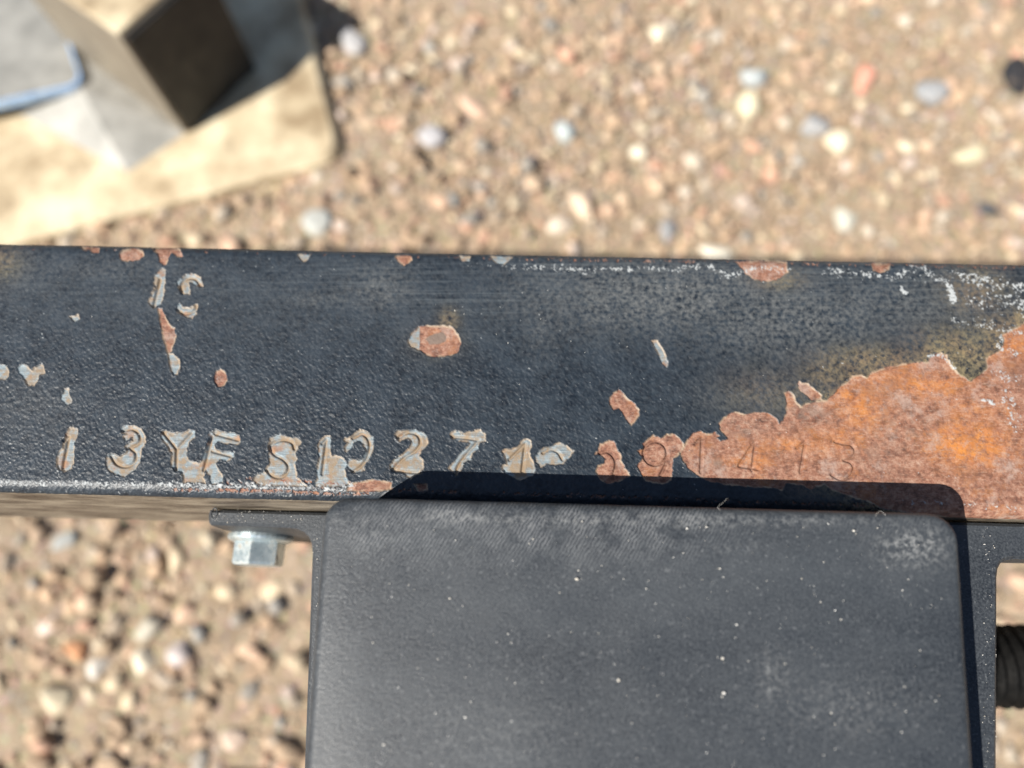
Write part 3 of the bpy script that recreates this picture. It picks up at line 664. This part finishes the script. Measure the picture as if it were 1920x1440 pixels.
right = [fe2(1740), fe2(2160)] + [P2(2160, 1052), P2(1902, 1048), P2(1888, 1050), P2(1879, 1056), P2(1874, 1066), P2(1872, 1082), P2(1871, 1440), P2(1870, 1900), P2(1780, 1900), P2(1760, 1200)]
plate('mounting_flange', trim(right), ZR - .012, zr2, M_plastic, box)
# raised ring mark on the ear
def torus(name, c, R, r, mat, parent, n=28, m=8):
    V = []; fcs = []
    for i in range(n):
        for j in range(m):
            a = 2 * pi * i / n; b = 2 * pi * j / m; V.append((c[0] + (R + r * cos(b)) * cos(a) * .55, c[1] + (R + r * cos(b)) * sin(a), c[2] + r * sin(b)))
            fcs.append((i * m + j, ((i + 1) % n) * m + j, ((i + 1) % n) * m + (j + 1) % m, i * m + (j + 1) % m))
    me = mesh_py(name, V, fcs); o = link(name, me, mat, parent); attr(me, 'scuff', np.zeros(len(V))); return o
torus('ring_mark', at(402, 963, zl), .0011, .00016, M_plastic, box)

# hexagon flange bolt through the ear, its axis across the rail
ear_front = (at(486, 985, zl)[:2]) @ V2
bz = ZR - .031; bu = u_of(487, 1030, bz)
bolt = empty('bolt', rail_pt(bu, ear_front, bz)); bolt.parent = box; bolt.location = Vector(rail_pt(bu, ear_front, bz)) - box.location
def turned(name, prof_, nseg, rot, mat, parent, smooth):
    """prof_: (distance out of the ear, radius)"""
    V = []; fcs = []; m = len(prof_)
    for d, r in prof_:
        for i in range(nseg):
            a = rot + 2 * pi * i / nseg; V.append(rail_pt(bu + r * cos(a), ear_front - d, bz + r * sin(a)))
    for k in range(m - 1):
        for i in range(nseg): j = (i + 1) % nseg; fcs.append((k * nseg + i, k * nseg + j, (k + 1) * nseg + j, (k + 1) * nseg + i))
    fcs.append(tuple(range(nseg))[::-1]); fcs.append(tuple(range((m - 1) * nseg, m * nseg)))
    return link(name, mesh_py(name, V, fcs), mat, parent, smooth)
turned('bolt_flange', [(.0001, .0070), (.0008, .0071), (.0013, .0068), (.0019, .0056), (.0020, .004)], 40, 0, M_zinc, bolt, False)
turned('hex_head', [(.0016, .0055), (.0061, .0055), (.0067, .0051), (.0068, .0043)], 6, pi / 2 + .02, M_zinc, bolt, False)

# black corrugated hose under the right side of the box
hz = ZR - .075; h0, h1, h2 = at(1500, 1236, hz), at(1800, 1247, hz), at(2330, 1268, hz)
path = smooth_line([tuple(h0 + (-.014, 0, .036)), tuple(h0 + (-.011, 0, .018)), tuple(h0 + (0, 0, .003)), tuple(h1), tuple(h2), tuple(h2 + (.25, -.02, -.02)), tuple(h2 + (.55, -.10, -.05))], 24)
fine = []; step = .00052
for a, b in zip(path[:-1], path[1:]):
    a, b = np.array(a), np.array(b); k_ = max(1, int(np.linalg.norm(b - a) / step))
    fine += [a + (b - a) * t / k_ for t in range(k_)]
ns = 24; V = []; fcs = []; nl = len(fine) - 1; run = 0.0
for i in range(nl + 1):
    t_ = fine[min(i + 1, nl)] - fine[max(i - 1, 0)]; t_ /= np.linalg.norm(t_); sd_ = np.cross(t_, (0, 1, 0.02)); sd_ /= np.linalg.norm(sd_); up = np.cross(sd_, t_)
    run += np.linalg.norm(fine[i] - fine[i - 1]) if i else 0
    for j in range(ns):
        a = 2 * pi * j / ns; r = .0099 + .0009 * sin(2 * pi * run / .0034 + a)
        V.append(fine[i] + sd_ * r * cos(a) + up * r * sin(a))
for i in range(nl):
    for j in range(ns): fcs.append((i * ns + j, (i + 1) * ns + j, (i + 1) * ns + (j + 1) % ns, i * ns + (j + 1) % ns))
fcs.append(tuple(range(ns))); fcs.append(tuple(range(nl * ns, (nl + 1) * ns))[::-1])
hose = link('corrugated_hose', mesh_py('corrugated_hose', V, fcs), M_hose)
tag(hose, 'black ribbed hose passing behind the right flange of the box', 'hose')

# grit lying on the box and the flanges
M_grit = mat_simple('grit', (.55, .50, .42), (.82, .80, .76), 700, (.6, .8))
g = np.random.default_rng(21); Vs = []; Fs = []; off = 0
def grain(p, r):
    global off
    V, Fc = SHAPES[0][g.integers(14)]
    Vs.append(V * r * np.array((1, g.uniform(.6, 1), .7)) + p + (0, 0, r * .4)); Fs.append(Fc + off); off += len(V)
for _ in range(330):
    px = g.uniform(660, 1770); py = 975 + 470 * g.random() ** 1.25
    grain(at(px, py, ZT + .00042), .00005 + .00013 * g.random() ** 3)
for px, py, r in ((1082, 1086, .00045), (1357, 1299, .00040), (1355, 1234, .00030), (1160, 1275, .00028), (1381, 1171, .00024), (844, 1122, .00026), (873, 1345, .0003), (720, 1396, .0003), (700, 1205, .00022), (1085, 1070, .00022), (1350, 1066, .00024), (1288, 991, .00026), (1325, 988, .00026), (1600, 995, .0003)):
    grain(at(px, py, ZT + .00044), r)
for _ in range(70):
    px = g.uniform(400, 570); grain(at(px, 955 + g.random() * 26, zl), .00005 + .0001 * g.random() ** 2)
for _ in range(45): grain(at(g.uniform(586, 598), g.uniform(1000, 1440), zl), .00005 + .00012 * g.random() ** 2)
for _ in range(80): grain(at(g.uniform(1842, 1868), g.uniform(980, 1440), zr2), .00004 + .0001 * g.random() ** 2)
for _ in range(160):
    px, py = g.uniform(0, 1500), g.uniform(500, 860); grain(at(px, py, ZR + .00012), .00005 + .00009 * g.random() ** 3)
grit = link('grit', mesh_np('grit', np.concatenate(Vs), np.concatenate(Fs)), M_grit); tag(grit, 'pale dust grains scattered on the box and rail', 'dust', kind='stuff')

# lint caught along the joint of box and rail
Vs = []; fcs = []
def fibre(pts, r=.000014):
    pts = smooth_line(pts, 5); b = len(Vs)
    for i, p in enumerate(pts):
        p = np.array(p); q = np.array(pts[min(i + 1, len(pts) - 1)]) - np.array(pts[max(i - 1, 0)]); q /= np.linalg.norm(q)
        s_ = np.cross(q, (.3, .2, .9)); s_ /= np.linalg.norm(s_); t = np.cross(q, s_)
        for k in range(5): a = 2 * pi * k / 5; Vs.append(p + r * (s_ * cos(a) + t * sin(a)))
    for i in range(len(pts) - 1):
        for k in range(5): fcs.append((b + i * 5 + k, b + (i + 1) * 5 + k, b + (i + 1) * 5 + (k + 1) % 5, b + i * 5 + (k + 1) % 5))
for px, py in ((1345, 962), (1640, 974)):
    c = at(px, py, ZT - .0008); h_ = lambda a: g.normal() * a
    fibre([c, c + (h_(.0004), .0005 + h_(.0003), .0004), c + (.0003 + h_(.0006), .0010 + h_(.0005), .0008), c + (.0008 + h_(.0008), .0006 + h_(.0008), .0006)])
lint = link('lint', mesh_py('lint', Vs, fcs), M_grit); tag(lint, 'thin pale fibres caught between box and rail', 'lint', kind='stuff')

# ------------------------------------------------------------------ metal foot on the ground at upper left
def mat_foot():
    n = NT('dusty_galvanised')
    c = n.ramp(n.noise(28, 4, .6), [(.30, (.30, .22, .13)), (.45, (.50, .40, .26)), (.60, (.66, .56, .38)), (.75, (.74, .66, .48))])
    c = n.mix(n.rng(n.noise(60, 4, .6), .56, .72, 0, .6), c, (.22, .16, .10))
    return n.done(c, n.rng(n.noise(50, 3), .3, .7, .45, .7), .15, n.bump(n.noise(120, 3), .0008, .5))
M_foot = mat_foot()
M_steel = mat_simple('brushed_steel', (.23, .225, .205), (.36, .35, .32), 45, (.5, .65), .2, (200, .0003))
M_dark = mat_simple('dull_dark_steel', (.20, .17, .13), (.30, .26, .20), 40, (.5, .65), .35, (200, .0003))
M_rim = mat_simple('blue_rim', (.26, .44, .74), (.50, .66, .86), 80, (.22, .35), .3)  # light blue colour given to the top plate's rim
zp = .012
foot = empty('jack_foot', at(300, 150, 0)); tag(foot, 'pale dusty metal foot plate with raised post standing on the gravel', 'metal foot')
Q = lambda px, py, z=zp: at(px, py, z)[:2]
cr = [(610, 298), (624, 290), (632, 278), (635, 262), (632, 240)]
pl = [Q(-420, 577), Q(60, 442)] + [Q(*p) for p in cr] + [Q(585, 60), Q(548, -90), Q(-500, -60)]
plate('foot_plate', pl, -.002, zp, M_foot, foot, .0045)
# tapering socket with a rimmed plate on top
zs = .028
b0 = [Q(240, 322), Q(348, 250), Q(215, 150), Q(60, 60), Q(-120, 130)]
t0 = [Q(152, 168, zs), Q(128, 84, zs), Q(100, -10, zs), Q(60, -120, zs), Q(60, 189, zs)]
V = [(*p, zp + .0003) for p in b0] + [(*p, zs) for p in t0]
fcs = [(0, 1, 5), (1, 6, 5), (1, 2, 7, 6), (2, 3, 8, 7), (3, 4, 9, 8), (4, 0, 5), (4, 5, 9), (5, 6, 7, 8, 9), (4, 3, 2, 1, 0)]
me = mesh_py('socket', V, fcs); link('socket', me, M_steel, foot, smooth=False)
tp = [Q(150, 150, zs), Q(146, 160, zs), Q(136, 166, zs), Q(-190, 243, zs), Q(-260, -120, zs), Q(56, -120, zs)]
tp = [Q(-190, 240, zs), Q(138, 168, zs), Q(150, 161, zs), Q(155, 148, zs), Q(108, 10, zs), Q(62, -120, zs), Q(-260, -120, zs)]
top_o = plate('top_plate', tp, zs - .002, zs + .003, M_steel, foot, .0008)
# rim: a square bar following the outline
ctr = np.mean(tp, 0); V = []; fcs = []
for p in tp:
    d = p - ctr; L = np.linalg.norm(d); e = d / L
    for o_, z in ((.0008, zs - .003), (.0008, zs + .0038), (-.0016, zs + .0038), (-.0016, zs - .003)): V.append((*(p + e * o_), z))
n = len(tp)
for i in range(n):
    for k in range(4): fcs.append((i * 4 + k, ((i + 1) % n) * 4 + k, ((i + 1) % n) * 4 + (k + 1) % 4, i * 4 + (k + 1) % 4))
link('rim', mesh_py('rim', V, fcs), M_rim, foot, smooth=False)
# square post beside it
c0 = at(347, 250, zp)[:2]; e1 = Q(160, 120) - c0; e1 /= np.linalg.norm(e1); e2 = np.array((e1[1], -e1[0]))
if e2[1] < 0: e2 = -e2
hp = .105
post = [c0, c0 + e1 * .11, c0 + e1 * .11 + e2 * .075, c0 + e2 * .075]
po = plate('post', post, zp + .0003, hp, M_dark, foot, .001)
cap = [p + (np.mean(post, 0) - p) * .02 for p in post]
plate('post_cap', cap, hp + .0001, hp + .002, M_foot, foot, .0008)

# added black panel: shade of the post's right face put into its colour
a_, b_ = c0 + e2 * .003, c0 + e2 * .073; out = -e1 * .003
plate('shade_panel', [a_, a_ + out, b_ + out, b_], zp + .0006, hp - .003, mat_simple('painted_shade', (.006, .006, .006), (.022, .020, .018), 60, (.5, .7)), foot, .0008)
